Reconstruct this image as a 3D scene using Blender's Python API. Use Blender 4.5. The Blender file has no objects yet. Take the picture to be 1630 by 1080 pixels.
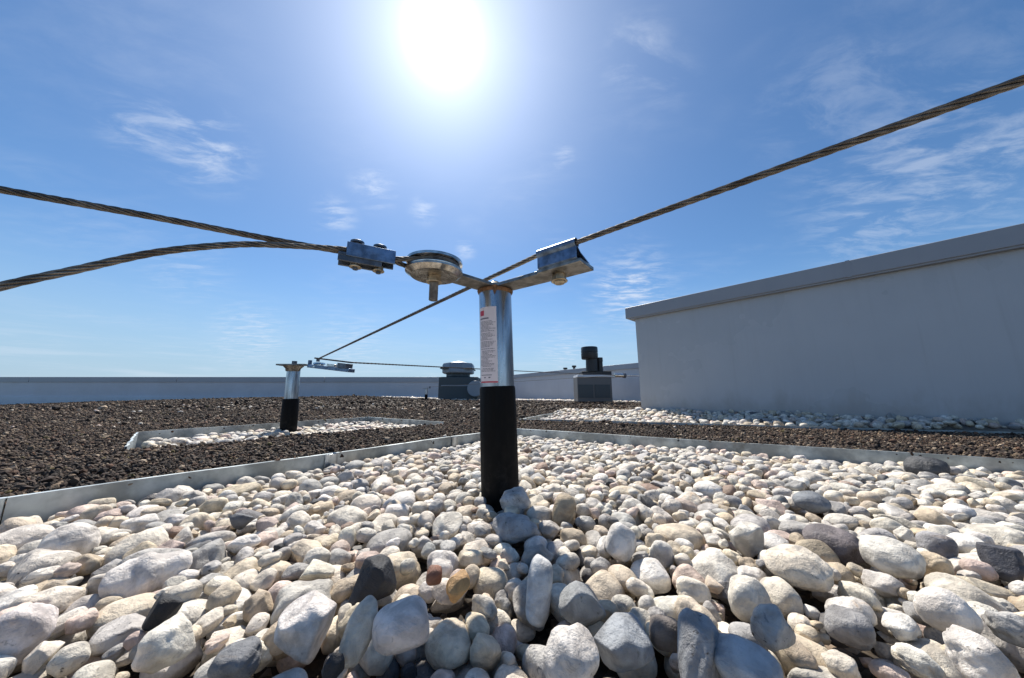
import bpy, math, random
import numpy as np
from mathutils import Vector, Matrix

random.seed(7)
RNG = np.random.default_rng(11)
scene = bpy.context.scene
COL = scene.collection
R = math.radians

# ------------------------------------------------------------------ camera
F, CX, CY, CAMH = 510.0, 815.0, 540.0, 0.16
PITCH = math.atan(92.0 / 510.0)
CP, SP = math.cos(PITCH), math.sin(PITCH)

def ray(px, py):
    v = py - CY
    return np.array([px - CX, F * CP + v * SP, F * SP - v * CP])

def P(px, py, depth):
    return ray(px, py) * (depth / F) + np.array([0, 0, CAMH])

def G(px, py, z=0.0):
    r = ray(px, py)
    return r * ((z - CAMH) / r[2]) + np.array([0, 0, CAMH])

def project(pts):
    pts = np.asarray(pts, float)
    q = pts - np.array([0, 0, CAMH])
    d = q[:, 1] * CP + q[:, 2] * SP
    u = -q[:, 1] * SP + q[:, 2] * CP
    d2 = np.maximum(d, 1e-4)
    return CX + F * q[:, 0] / d2, CY - F * u / d2, d

cam_d = bpy.data.cameras.new("camera")
cam_d.sensor_width = 36
cam_d.lens = 36 * F / 1630
cam_d.clip_start = 0.01
cam_d.clip_end = 4000
cam = bpy.data.objects.new("camera", cam_d)
COL.objects.link(cam)
cam.location = (0, 0, CAMH)
cam.rotation_euler = (R(90) + PITCH, 0, 0)
scene.camera = cam
scene.render.resolution_x, scene.render.resolution_y = 1024, 678

# ------------------------------------------------------------------ light
sr = ray(705, 60)
SUN = sr / np.linalg.norm(sr)
ELEV = math.asin(SUN[2])
AZ = math.atan2(SUN[0], SUN[1])
sun_d = bpy.data.lights.new("sun", 'SUN')
sun_d.energy = 5.0
sun_d.angle = R(0.5)
sun_d.color = (1.0, 0.94, 0.84)
sun = bpy.data.objects.new("sun", sun_d)
COL.objects.link(sun)
sun.rotation_euler = Vector(SUN).to_track_quat('Z', 'Y').to_euler()
sun.location = (0, 0, 5)

# ------------------------------------------------------------------ node helper
class N:
    def __init__(self, tree):
        self.t = tree
    def new(self, typ, **kw):
        n = self.t.nodes.new(typ)
        for k, v in kw.items():
            setattr(n, k, v)
        return n
    def put(self, sock, v):
        if hasattr(v, 'links') or isinstance(v, bpy.types.NodeSocket):
            self.t.links.new(v, sock)
        elif v is not None:
            if hasattr(sock, 'default_value'):
                try:
                    sock.default_value = v
                except Exception:
                    sock.default_value = tuple(v) + (1,)
    def math(self, op, a, b=None, c=None, clamp=False):
        n = self.new('ShaderNodeMath', operation=op, use_clamp=clamp)
        self.put(n.inputs[0], a)
        if b is not None: self.put(n.inputs[1], b)
        if c is not None: self.put(n.inputs[2], c)
        return n.outputs[0]
    def vmath(self, op, a, b=None, s=None):
        n = self.new('ShaderNodeVectorMath', operation=op)
        self.put(n.inputs[0], a)
        if b is not None: self.put(n.inputs[1], b)
        if s is not None: self.put(n.inputs['Scale'], s)
        return n.outputs['Value'] if op in ('DOT_PRODUCT', 'LENGTH', 'DISTANCE') else n.outputs[0]
    def mix(self, fac, a, b, mode='MIX'):
        n = self.new('ShaderNodeMix', data_type='RGBA', blend_type=mode)
        self.put(n.inputs[0], fac); self.put(n.inputs[6], c4(a)); self.put(n.inputs[7], c4(b))
        return n.outputs[2]
    def noise(self, vec, scale, detail=3, rough=0.5, dist=0.0, typ='FBM'):
        n = self.new('ShaderNodeTexNoise')
        n.noise_type = typ
        self.put(n.inputs['Vector'], vec)
        n.inputs['Scale'].default_value = scale
        n.inputs['Detail'].default_value = detail
        n.inputs['Roughness'].default_value = rough
        n.inputs['Distortion'].default_value = dist
        return n.outputs[0]
    def ramp(self, v, lo, hi, a=0.0, b=1.0, smooth=True):
        n = self.new('ShaderNodeMapRange')
        n.interpolation_type = 'SMOOTHSTEP' if smooth else 'LINEAR'
        n.clamp = True
        self.put(n.inputs[0], v)
        for i, q in enumerate((lo, hi, a, b)):
            n.inputs[i + 1].default_value = q
        return n.outputs[0]
    def mapping(self, vec, scale=(1, 1, 1), rot=(0, 0, 0), loc=(0, 0, 0)):
        n = self.new('ShaderNodeMapping')
        self.put(n.inputs[0], vec)
        n.inputs['Scale'].default_value = scale
        n.inputs['Rotation'].default_value = rot
        n.inputs['Location'].default_value = loc
        return n.outputs[0]

def c4(v):
    if isinstance(v, tuple) and len(v) == 3:
        return v + (1,)
    return v

# ------------------------------------------------------------------ world
world = bpy.data.worlds.new("World")
scene.world = world
world.use_nodes = True
wt = world.node_tree
wt.nodes.clear()
n = N(wt)
SKY = 0.084
sky = n.new('ShaderNodeTexSky', sky_type='NISHITA')
sky.sun_disc = False
sky.sun_elevation = ELEV
sky.sun_rotation = AZ
sky.altitude = 50
sky.air_density = 1.0
sky.dust_density = 0.15
sky.ozone_density = 3.0
tc = n.new('ShaderNodeTexCoord')
dirv = n.vmath('NORMALIZE', tc.outputs['Generated'])
sep = n.new('ShaderNodeSeparateXYZ')
wt.links.new(dirv, sep.inputs[0])
# high thin cirrus on a flat layer overhead
zc = n.math('MAXIMUM', sep.outputs[2], 0.02)
zc = n.math('ADD', zc, 0.05)
cxy = n.new('ShaderNodeCombineXYZ')
n.put(cxy.inputs[0], n.math('DIVIDE', sep.outputs[0], zc))
n.put(cxy.inputs[1], n.math('DIVIDE', sep.outputs[1], zc))
cv = cxy.outputs[0]
warp = n.new('ShaderNodeTexNoise'); warp.inputs['Scale'].default_value = 1.0; warp.inputs['Detail'].default_value = 2
n.put(warp.inputs['Vector'], cv)
wv = n.vmath('SCALE', n.vmath('SUBTRACT', warp.outputs['Color'], (0.5, 0.5, 0.5)), s=0.30)
cv2 = n.vmath('ADD', cv, wv)
wisp = n.noise(n.mapping(cv2, (2.2, 5.2, 1), (0, 0, R(-52))), 1.9, 9, 0.64, 0.35)
wisp_f = n.ramp(wisp, 0.42, 0.80)
soft = n.ramp(n.noise(cv2, 1.1, 4, 0.55, 0.2), 0.45, 0.72)
veil = n.math('MULTIPLY', n.math('MULTIPLY', soft, n.ramp(wisp, 0.30, 0.8)), 0.16)
blobs = None
for (bx, by, rad, amp) in [(320, 232, .075, 1.1), (235, 205, .06, .8), (595, 300, .05, .9), (535, 345, .045, .9),
                           (675, 335, .035, .8), (1000, 460, .11, 1.2), (890, 400, .05, .7), (895, 250, .03, .9),
                           (1480, 260, .17, .62), (1400, 345, .11, .6), (1010, 90, .07, .7), (1330, 150, .12, .4),
                           (740, 398, .03, .9), (400, 540, .08, .9), (560, 555, .10, .8), (900, 560, .09, .8),
                           (1590, 240, .07, .7), (300, 430, .07, .5), (1060, 130, .06, .4)]:
    d = ray(bx, by); d = d / np.linalg.norm(d)
    dist = n.vmath('DISTANCE', dirv, tuple(d))
    g = n.math('MULTIPLY', n.ramp(dist, 0.0, rad * 1.7, 1.0, 0.0), amp)
    blobs = g if blobs is None else n.math('MAXIMUM', blobs, g)
cl = n.math('MULTIPLY', n.math('POWER', blobs, 1.3), n.ramp(wisp, 0.40, 0.70))
cl = n.math('MAXIMUM', n.math('MULTIPLY', cl, 0.62), veil)
lowband = n.ramp(sep.outputs[2], 0.02, 0.22, 0.30, 0.0)
streak = n.ramp(n.noise(n.mapping(dirv, (2.5, 2.5, 34)), 2.0, 5, .6, .3), .45, .75)
cl = n.math('MAXIMUM', cl, n.math('MULTIPLY', lowband, streak))
skyc = n.new('ShaderNodeHueSaturation')
n.put(skyc.inputs['Color'], sky.outputs[0])
skyc.inputs['Saturation'].default_value = 1.15
skyc.inputs['Value'].default_value = 1.0
cloudcol = (6.6, 7.2, 8.2)
hz = n.ramp(sep.outputs[2], 0.0, 0.34, 0.85, 0.0)
base_sky = n.mix(hz, skyc.outputs[0], (3.4, 4.6, 6.0))
base_sky = n.mix(1.0, base_sky, (0.94, 1.0, 1.03), 'MULTIPLY')
c1 = n.mix(cl, base_sky, cloudcol)
# aureole round the sun, with lens glow painted in as sky light
dt = n.vmath('DOT_PRODUCT', dirv, tuple(SUN))
dt = n.math('MAXIMUM', dt, 0.0)
aur = None
for pw, am in ((5, .7), (14, 2.1), (40, 2.4), (150, 2.6), (900, 30.0)):
    g = n.math('MULTIPLY', n.math('POWER', dt, float(pw)), am)
    aur = g if aur is None else n.math('ADD', aur, g)
ac = n.new('ShaderNodeCombineColor')
n.put(ac.inputs[0], aur); n.put(ac.inputs[1], aur); n.put(ac.inputs[2], aur)
c2 = n.mix(1.0, c1, n.mix(1.0, ac.outputs[0], (0.92, 0.97, 1.03), 'MULTIPLY'), 'ADD')
bg = n.new('ShaderNodeBackground')
wt.links.new(c2, bg.inputs[0])
bg.inputs[1].default_value = SKY
wo = n.new('ShaderNodeOutputWorld')
wt.links.new(bg.outputs[0], wo.inputs[0])

scene.view_settings.view_transform = 'Standard'
scene.view_settings.look = 'None'
scene.view_settings.gamma = 1
scene.view_settings.exposure = 0.50

# ------------------------------------------------------------------ materials
def mat(name):
    m = bpy.data.materials.new(name)
    m.use_nodes = True
    t = m.node_tree
    b = t.nodes['Principled BSDF']
    return m, N(t), b

def bump(n, b, h, strength, dist):
    k = n.new('ShaderNodeBump')
    k.inputs['Strength'].default_value = strength
    k.inputs['Distance'].default_value = dist
    n.put(k.inputs['Height'], h)
    n.t.links.new(k.outputs[0], b.inputs['Normal'])

def metal(name, col, rough=.35, metallic=.9, stain=(.12, .07, .04), stain_amt=.3, scale=60, streak=None, bstr=.25):
    m, n, b = mat(name)
    co = n.new('ShaderNodeTexCoord').outputs['Object']
    if streak: co = n.mapping(co, streak)
    a = n.noise(co, scale, 5, .6)
    s = n.noise(co, scale * .28, 6, .7, .4)
    base = n.mix(n.ramp(a, .35, .7), tuple(c * .58 for c in col), tuple(min(1, c * 1.25) for c in col))
    base = n.mix(n.math('MULTIPLY', n.ramp(s, .56, .72), stain_amt), base, stain)
    n.put(b.inputs['Base Color'], base)
    b.inputs['Metallic'].default_value = metallic
    n.put(b.inputs['Roughness'], n.ramp(s, .3, .75, rough * .75, min(1, rough * 1.6)))
    bump(n, b, a, bstr, .0006)
    return m

M = {}
M['galv'] = metal('galvanised steel', (.46, .49, .52), .30, .95, streak=(1, 1, .12))
M['steel'] = metal('stainless steel', (.74, .73, .70), .20, 1.0, stain_amt=.35)
M['polished'] = metal('polished steel disc', (.52, .49, .44), .22, 1.0, stain=(.2, .14, .09), stain_amt=.5)
M['dullsteel'] = metal('weathered steel plate', (.27, .26, .24), .38, .95, stain=(.16, .09, .05), stain_amt=.5)
M['bluezinc'] = metal('blue zinc plate', (.17, .24, .35), .33, .85, stain_amt=.12)
M['rope'] = metal('wire rope steel', (.20, .18, .155), .5, .8, stain=(.10, .05, .03), stain_amt=.5, scale=60, bstr=.1)
M['darksteel'] = metal('dark bolt steel', (.16, .18, .21), .4, .85)
M['brass'] = metal('yellow passivated nut', (.52, .44, .32), .36, .95, stain_amt=.5)
M['edge'] = metal('aluminium edging', (.42, .46, .47), .46, .7, stain=(.16, .12, .08), stain_amt=.6, scale=14, bstr=.5)
M['weld'] = metal('rusty weld', (.22, .12, .06), .6, .5, scale=200)

m, n, b = mat('black sleeve')
co = n.new('ShaderNodeTexCoord').outputs['Object']
s = n.noise(n.mapping(co, (1, 1, .15)), 90, 5, .6)
zz_ = n.new('ShaderNodeSeparateXYZ'); n.put(zz_.inputs[0], co)
dust = n.math('MULTIPLY', n.ramp(zz_.outputs[2], .0, .10, .30, .02), n.ramp(n.noise(co, 45, 6, .7, .5), .45, .7))
c_ = n.mix(n.ramp(s, .45, .8), (.004, .004, .004), (.012, .011, .010))
n.put(b.inputs['Base Color'], n.mix(dust, c_, (.07, .06, .05)))
n.put(b.inputs['Roughness'], n.ramp(s, .3, .7, .55, .85)); b.inputs['Specular IOR Level'].default_value = .15
bump(n, b, s, .4, .0008)
M['sleeve'] = m

def coated(name, col, rough, var=.06, scale=1.2, bs=.05):
    m, n, b = mat(name)
    co = n.new('ShaderNodeTexCoord').outputs['Object']
    a = n.noise(co, scale, 5, .6)
    d = n.noise(n.mapping(co, (6, 6, .7)), 2.5, 5, .6)
    c = n.mix(n.ramp(a, .3, .7), tuple(x * (1 - var) for x in col), tuple(x * (1 + var) for x in col))
    c = n.mix(n.math('MULTIPLY', n.ramp(d, .5, .8), var * 2), c, tuple(x * .6 for x in col))
    n.put(b.inputs['Base Color'], c)
    n.put(b.inputs['Roughness'], n.ramp(a, .3, .7, rough * .85, rough * 1.15))
    bump(n, b, n.noise(co, 7, 4, .6), bs, .01)
    return m
M['wall'] = coated('grey coated cladding', (.44, .465, .49), .27)
m, n, b = M['wall'], N(M['wall'].node_tree), M['wall'].node_tree.nodes['Principled BSDF']
co = n.new('ShaderNodeTexCoord').outputs['Object']
sx_ = n.new('ShaderNodeSeparateXYZ'); n.put(sx_.inputs[0], co)
dn = n.noise(n.mapping(co, (1, 1, .5)), 9, 6, .7, .3)
lvl_ = n.math('ADD', sx_.outputs[2], n.math('MULTIPLY', n.math('SUBTRACT', dn, .5), .30))
old = b.inputs['Base Color'].links[0].from_socket
st_ = n.ramp(n.noise(n.mapping(co, (9, 9, .35)), 2.2, 6, .65), .55, .78)
c_ = n.mix(n.math('MULTIPLY', st_, .16), old, (.20, .19, .18))
n.put(b.inputs['Base Color'], n.mix(n.ramp(lvl_, .06, .20, .40, 0.0), c_, (.26, .23, .20)))
M['coping'] = coated('grey coated coping', (.31, .33, .36), .42)
M['capping'] = coated('pale metal capping', (.40, .43, .47), .4)
M['parapet'] = coated('parapet cladding', (.60, .62, .66), .5)
M['flash'] = coated('light roofing membrane', (.66, .70, .74), .6)
M['ahu'] = coated('blue grey fan housing', (.24, .29, .34), .42)
M['ahudark'] = coated('dark fan cabinet', (.055, .075, .085), .5)
M['blackpl'] = coated('black plastic', (.02, .02, .022), .45)
M['cabinet'] = coated('taupe cabinet', (.15, .15, .15), .55)
M['sticker'] = coated('printed sticker', (.72, .66, .68), .5, .04, 60)
M['red'] = coated('red print', (.50, .03, .06), .5)
M['ink'] = coated('grey print', (.16, .15, .18), .6)
M['roof'] = coated('bitumen roof', (.06, .06, .06), .9, .2)
M['land'] = coated('distant land', (.09, .10, .06), .95, .3, .01)

# gravel base
m, n, b = mat('dark lava gravel')
co = n.new('ShaderNodeTexCoord').outputs['Object']
vo = n.new('ShaderNodeTexVoronoi'); vo.inputs['Scale'].default_value = 95
n.put(vo.inputs['Vector'], co)
sc_ = n.new('ShaderNodeSeparateColor'); n.t.links.new(vo.outputs['Color'], sc_.inputs[0])
c = n.mix(n.ramp(sc_.outputs[0], .1, .9), (.024, .018, .013), (.085, .064, .045))
c = n.mix(n.ramp(sc_.outputs[1], .86, .95), c, (.20, .15, .11))
n.put(b.inputs['Base Color'], c)
b.inputs['Roughness'].default_value = .9
bump(n, b, vo.outputs['Distance'], 1.0, -.006)
M['gravel'] = m
# grains: tint per grain
m, n, b = mat('lava grains')
at = n.new('ShaderNodeAttribute', attribute_name='tint')
co = n.new('ShaderNodeTexCoord').outputs['Object']
k = n.noise(co, 600, 3, .6)
n.put(b.inputs['Base Color'], n.mix(1.0, at.outputs['Color'], n.mix(n.ramp(k, .3, .7), (.6, .6, .6), (1.25, 1.2, 1.15)), 'MULTIPLY'))
b.inputs['Roughness'].default_value = .85
bump(n, b, k, .8, .001)
M['grains'] = m
# pebbles: tint + speck per stone, texture rides on stone-local coordinates
m, n, b = mat('pebble stone')
at = n.new('ShaderNodeAttribute', attribute_name='tint')
lo = n.new('ShaderNodeAttribute', attribute_name='loc').outputs['Vector']
speck = at.outputs['Alpha']
n1 = n.noise(lo, 55, 5, .6, .5)
n2 = n.noise(lo, 190, 6, .68, .2)
n3 = n.noise(n.mapping(lo, (1, .35, 1.6), (.4, .8, .2)), 120, 5, .62, 1.6)
mott = n.mix(n.ramp(n1, .32, .68), (.60, .57, .54), (1.16, 1.12, 1.06))
c = n.mix(1.0, at.outputs['Color'], mott, 'MULTIPLY')
# warm iron stains in a few places
n5 = n.noise(lo, 38, 4, .6, 1.2)
c = n.mix(n.math('MULTIPLY', n.ramp(n5, .62, .76), .5), c, n.mix(1.0, c, (1.0, .72, .45), 'MULTIPLY'))
# grey veins / patches, more of them on speckled stones
patch = n.math('MULTIPLY', n.ramp(n3, .56, .68), n.math('MULTIPLY', speck, .8))
c = n.mix(patch, c, (.14, .14, .155))
pit = n.math('MULTIPLY', n.ramp(n2, .62, .69), n.math('ADD', n.math('MULTIPLY', speck, 1.1), .12), clamp=True)
c = n.mix(pit, c, (.055, .05, .05))
n.put(b.inputs['Base Color'], c)
n.put(b.inputs['Roughness'], n.ramp(n1, .3, .7, .48, .70))
b.inputs['Specular IOR Level'].default_value = .4
fine = n.noise(lo, 900, 4, .65)
h = n.math('ADD', n.math('MULTIPLY', n1, .8), n.math('MULTIPLY', fine, .10))
h = n.math('ADD', h, n.math('MULTIPLY', n2, .75))
h = n.math('SUBTRACT', h, n.math('MULTIPLY', pit, .5))
bump(n, b, h, .7, .0045)
M['pebble'] = m

# ------------------------------------------------------------------ mesh helpers
def tag(o, label=None, cat=None, group=None, kind=None):
    if label: o['label'] = label
    if cat: o['category'] = cat
    if group: o['group'] = group
    if kind: o['kind'] = kind
    return o

def empty(name, loc, label, cat, group=None):
    o = bpy.data.objects.new(name, None)
    o.empty_display_size = .05
    o.location = tuple(loc)
    COL.objects.link(o)
    return tag(o, label, cat, group)

def basis(z, x=None):
    z = np.array(z, float); z /= np.linalg.norm(z)
    if x is None:
        x = np.array([1, 0, 0]) if abs(z[0]) < .9 else np.array([0, 1, 0])
    x = np.array(x, float); x = x - z * np.dot(x, z); x /= np.linalg.norm(x)
    return x, np.cross(z, x), z

class MB:
    def __init__(self): self.v, self.f, self.n = [], [], 0
    def add(self, vs, fs):
        self.v.append(np.asarray(vs, float)); self.f += [tuple(i + self.n for i in q) for q in fs]; self.n += len(vs)
        return self
    def box(self, c, size, ax=None):
        x, y, z = ax if ax is not None else (np.array([1, 0, 0]), np.array([0, 1, 0]), np.array([0, 0, 1]))
        c = np.array(c, float); s = np.array(size) / 2
        vs = [c + x * s[0] * i + y * s[1] * j + z * s[2] * k for k in (-1, 1) for j in (-1, 1) for i in (-1, 1)]
        return self.add(vs, [(0, 2, 3, 1), (4, 5, 7, 6), (0, 1, 5, 4), (2, 6, 7, 3), (0, 4, 6, 2), (1, 3, 7, 5)])
    def cyl(self, p0, p1, r0, r1=None, seg=32, cap=True, x=None):
        r1 = r0 if r1 is None else r1
        p0, p1 = np.array(p0, float), np.array(p1, float)
        return self.lathe(p0, p1 - p0, [(0, r0), (1, r1)], seg, cap, x)
    def lathe(self, o, axis, prof, seg=32, cap=True, x=None):
        """prof: (t along axis, radius)"""
        o = np.array(o, float); axis = np.array(axis, float)
        X, Y, Z = basis(axis, x)
        vs, fs = [], []
        for t, r in prof:
            for i in range(seg):
                a = 2 * math.pi * i / seg
                vs.append(o + axis * t + (X * math.cos(a) + Y * math.sin(a)) * r)
        for k in range(len(prof) - 1):
            for i in range(seg):
                j = (i + 1) % seg
                fs.append((k * seg + i, k * seg + j, (k + 1) * seg + j, (k + 1) * seg + i))
        if cap:
            fs.append(tuple(reversed(range(seg))))
            fs.append(tuple((len(prof) - 1) * seg + i for i in range(seg)))
        return self.add(vs, fs)
    def prism(self, poly, z0, z1):
        """poly: list of xy, vertical prism"""
        k = len(poly)
        vs = [(p[0], p[1], z0) for p in poly] + [(p[0], p[1], z1) for p in poly]
        fs = [tuple(reversed(range(k))), tuple(range(k, 2 * k))] + [(i, (i + 1) % k, k + (i + 1) % k, k + i) for i in range(k)]
        return self.add(vs, fs)
    def build(self, name, m, parent=None, origin=None, bevel=0, smooth=True, seg=2):
        vs = np.concatenate(self.v)
        loc = np.zeros(3)
        if parent is not None:
            p = parent
            while p is not None:
                loc = loc + np.array(p.location); p = p.parent
        elif origin is not None:
            loc = np.array(origin, float)
        me = bpy.data.meshes.new(name)
        me.from_pydata((vs - loc).tolist(), [], self.f)
        me.materials.append(m)
        o = bpy.data.objects.new(name, me)
        COL.objects.link(o)
        if parent is not None: o.parent = parent
        elif origin is not None: o.location = tuple(loc)
        if bevel:
            md = o.modifiers.new('bevel', 'BEVEL'); md.width = bevel; md.segments = seg; md.limit_method = 'ANGLE'; md.angle_limit = R(35)
        if smooth:
            me.polygons.foreach_set('use_smooth', [True] * len(me.polygons))
            try:
                me.set_sharp_from_angle(angle=R(35))
            except Exception:
                pass
        return o

def smooth_path(pts, step):
    """Catmull-Rom through points, resampled"""
    pts = [np.array(p, float) for p in pts]
    if len(pts) == 2:
        dense = [pts[0] + (pts[1] - pts[0]) * t for t in np.linspace(0, 1, 50)]
    else:
        q = [2 * pts[0] - pts[1]] + pts + [2 * pts[-1] - pts[-2]]
        dense = []
        for i in range(1, len(q) - 2):
            for t in np.linspace(0, 1, 60, endpoint=False):
                a, b_, c_, d_ = q[i - 1], q[i], q[i + 1], q[i + 2]
                dense.append(.5 * ((2 * b_) + (-a + c_) * t + (2 * a - 5 * b_ + 4 * c_ - d_) * t * t + (-a + 3 * b_ - 3 * c_ + d_) * t ** 3))
        dense.append(pts[-1])
    dense = np.array(dense)
    s = np.concatenate([[0], np.cumsum(np.linalg.norm(np.diff(dense, axis=0), axis=1))])
    k = max(2, int(s[-1] / step))
    u = np.linspace(0, s[-1], k + 1)
    return np.stack([np.interp(u, s, dense[:, i]) for i in range(3)], 1), u

def rope_mesh(mb, pts, rad=.004, step=.002, strands=6, sides=7, lay=.078):
    path, u = smooth_path(pts, step)
    T = np.gradient(path, axis=0); T /= np.linalg.norm(T, axis=1)[:, None]
    up = np.array([0, 0, 1.0])
    A = np.cross(T, up); A /= np.linalg.norm(A, axis=1)[:, None]
    B = np.cross(T, A)
    ro, rs = rad * .667, rad * .335
    for s in range(strands + 1):
        if s == strands: cen, r_ = path, rad * .5
        else:
            ph = u / lay * 2 * math.pi + s * 2 * math.pi / strands
            cen = path + A * (np.cos(ph) * ro)[:, None] + B * (np.sin(ph) * ro)[:, None]; r_ = rs
        ang = np.arange(sides) * 2 * math.pi / sides
        V = cen[:, None, :] + r_ * (A[:, None, :] * np.cos(ang)[None, :, None] + B[:, None, :] * np.sin(ang)[None, :, None])
        k = len(cen)
        fs = [(i * sides + j, i * sides + (j + 1) % sides, (i + 1) * sides + (j + 1) % sides, (i + 1) * sides + j) for i in range(k - 1) for j in range(sides)]
        fs += [tuple(reversed(range(sides))), tuple((k - 1) * sides + j for j in range(sides))]
        mb.add(V.reshape(-1, 3), fs)
    return mb

def hexnut(mb, p0, axis, r, h, flange=0):
    axis = np.array(axis, float); axis /= np.linalg.norm(axis)
    mb.cyl(p0, np.array(p0) + axis * h, r, seg=6)
    if flange: mb.cyl(np.array(p0) + axis * (-.0015), np.array(p0) + axis * .0005, flange, seg=28)
    return mb

def fast_mesh(name, V, Fc, m, attrs=None, k=3):
    """numpy mesh; Fc (n,3)"""
    me = bpy.data.meshes.new(name)
    me.vertices.add(len(V)); me.vertices.foreach_set('co', np.ascontiguousarray(V, np.float32).ravel())
    me.loops.add(Fc.size); me.loops.foreach_set('vertex_index', np.ascontiguousarray(Fc, np.int32).ravel())
    me.polygons.add(len(Fc)); me.polygons.foreach_set('loop_start', np.arange(0, Fc.size, k, dtype=np.int32))
    me.polygons.foreach_set('loop_total', np.full(len(Fc), k, np.int32))
    me.polygons.foreach_set('use_smooth', np.ones(len(Fc), bool))
    me.update(calc_edges=True)
    for nm, typ, data in attrs or ():
        a = me.attributes.new(nm, typ, 'POINT')
        a.data.foreach_set('color' if typ == 'FLOAT_COLOR' else 'vector', np.ascontiguousarray(data, np.float32).ravel())
    me.materials.append(m)
    return me

def ico(level):
    import bmesh
    bm = bmesh.new(); bmesh.ops.create_icosphere(bm, subdivisions=level, radius=1)
    v = np.array([x.co[:] for x in bm.verts]); f = np.array([[q.index for q in x.verts] for x in bm.faces]); bm.free()
    return v / np.linalg.norm(v, axis=1)[:, None], f
ICO = {l: ico(l) for l in (1, 2, 3, 4, 5)}

# ------------------------------------------------------------------ stones
def shape_params(kind, rng):
    """kind: 0 smooth oval, 1 lumpy, 2 angular"""
    k = 7
    waves = [(rng.normal(size=3) * s, rng.uniform(0, 6.28), a) for s, a in
             [(1.3, .09), (1.5, .09), (2.4, .05), (2.8, .045), (4.5, .026), (5.5, .022), (8, .013), (11, .009), (15, .006), (19, .005)]]
    amp = [.55, 1.25, 1.0][kind]
    planes = []
    for _ in range([3, 4, 9][kind]):
        d = rng.normal(size=3); d /= np.linalg.norm(d)
        planes.append((d, rng.uniform(*[(.86, .98), (.78, .95), (.62, .86)][kind])))
    return dict(waves=waves, amp=amp, planes=planes, hard=[.6, .7, .93][kind], sq=rng.uniform(2.1, 2.9))

def stone_verts(level, prm):
    d = ICO[level][0]
    e = prm['sq']
    r = (np.abs(d) ** e).sum(1) ** (-1 / e)
    w = np.zeros(len(d))
    for kv, ph, a in prm['waves']:
        w += a * np.sin(d @ kv + ph)
    p = d * (r * (1 + prm['amp'] * w))[:, None]
    for nrm, h in prm['planes']:
        q = p @ nrm
        over = np.maximum(q - h, 0)
        p = p - nrm * (over * prm['hard'])[:, None]
    return p

def qrot(rng, tilt):
    """random yaw, tilted off level by a normal angle"""
    yaw = rng.uniform(0, 2 * math.pi); t = rng.normal() * tilt; ax = rng.uniform(0, 2 * math.pi)
    A = Matrix.Rotation(t, 3, Vector((math.cos(ax), math.sin(ax), 0))) @ Matrix.Rotation(yaw, 3, 'Z')
    return np.array(A)

WHITE = [((.77, .72, .63), .25, 'white'), ((.71, .68, .62), .8, 'white speckled'), ((.68, .60, .48), .2, 'cream'), ((.76, .74, .71), .05, 'bright white'),
         ((.58, .56, .53), .45, 'pale grey'), ((.68, .56, .50), .15, 'pinkish'), ((.40, .40, .40), .35, 'grey'), ((.58, .49, .37), .3, 'tan'),
         ((.50, .49, .48), .95, 'grey speckled'), ((.16, .16, .17), .3, 'dark grey'), ((.34, .24, .19), .3, 'brown'), ((.055, .058, .066), .1, 'black')]
WP = np.array([19, 16, 17, 11, 8, 9, 7, 6.0, 8, 2.4, 1.2, 1.0]); WP = WP / WP.sum()

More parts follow.
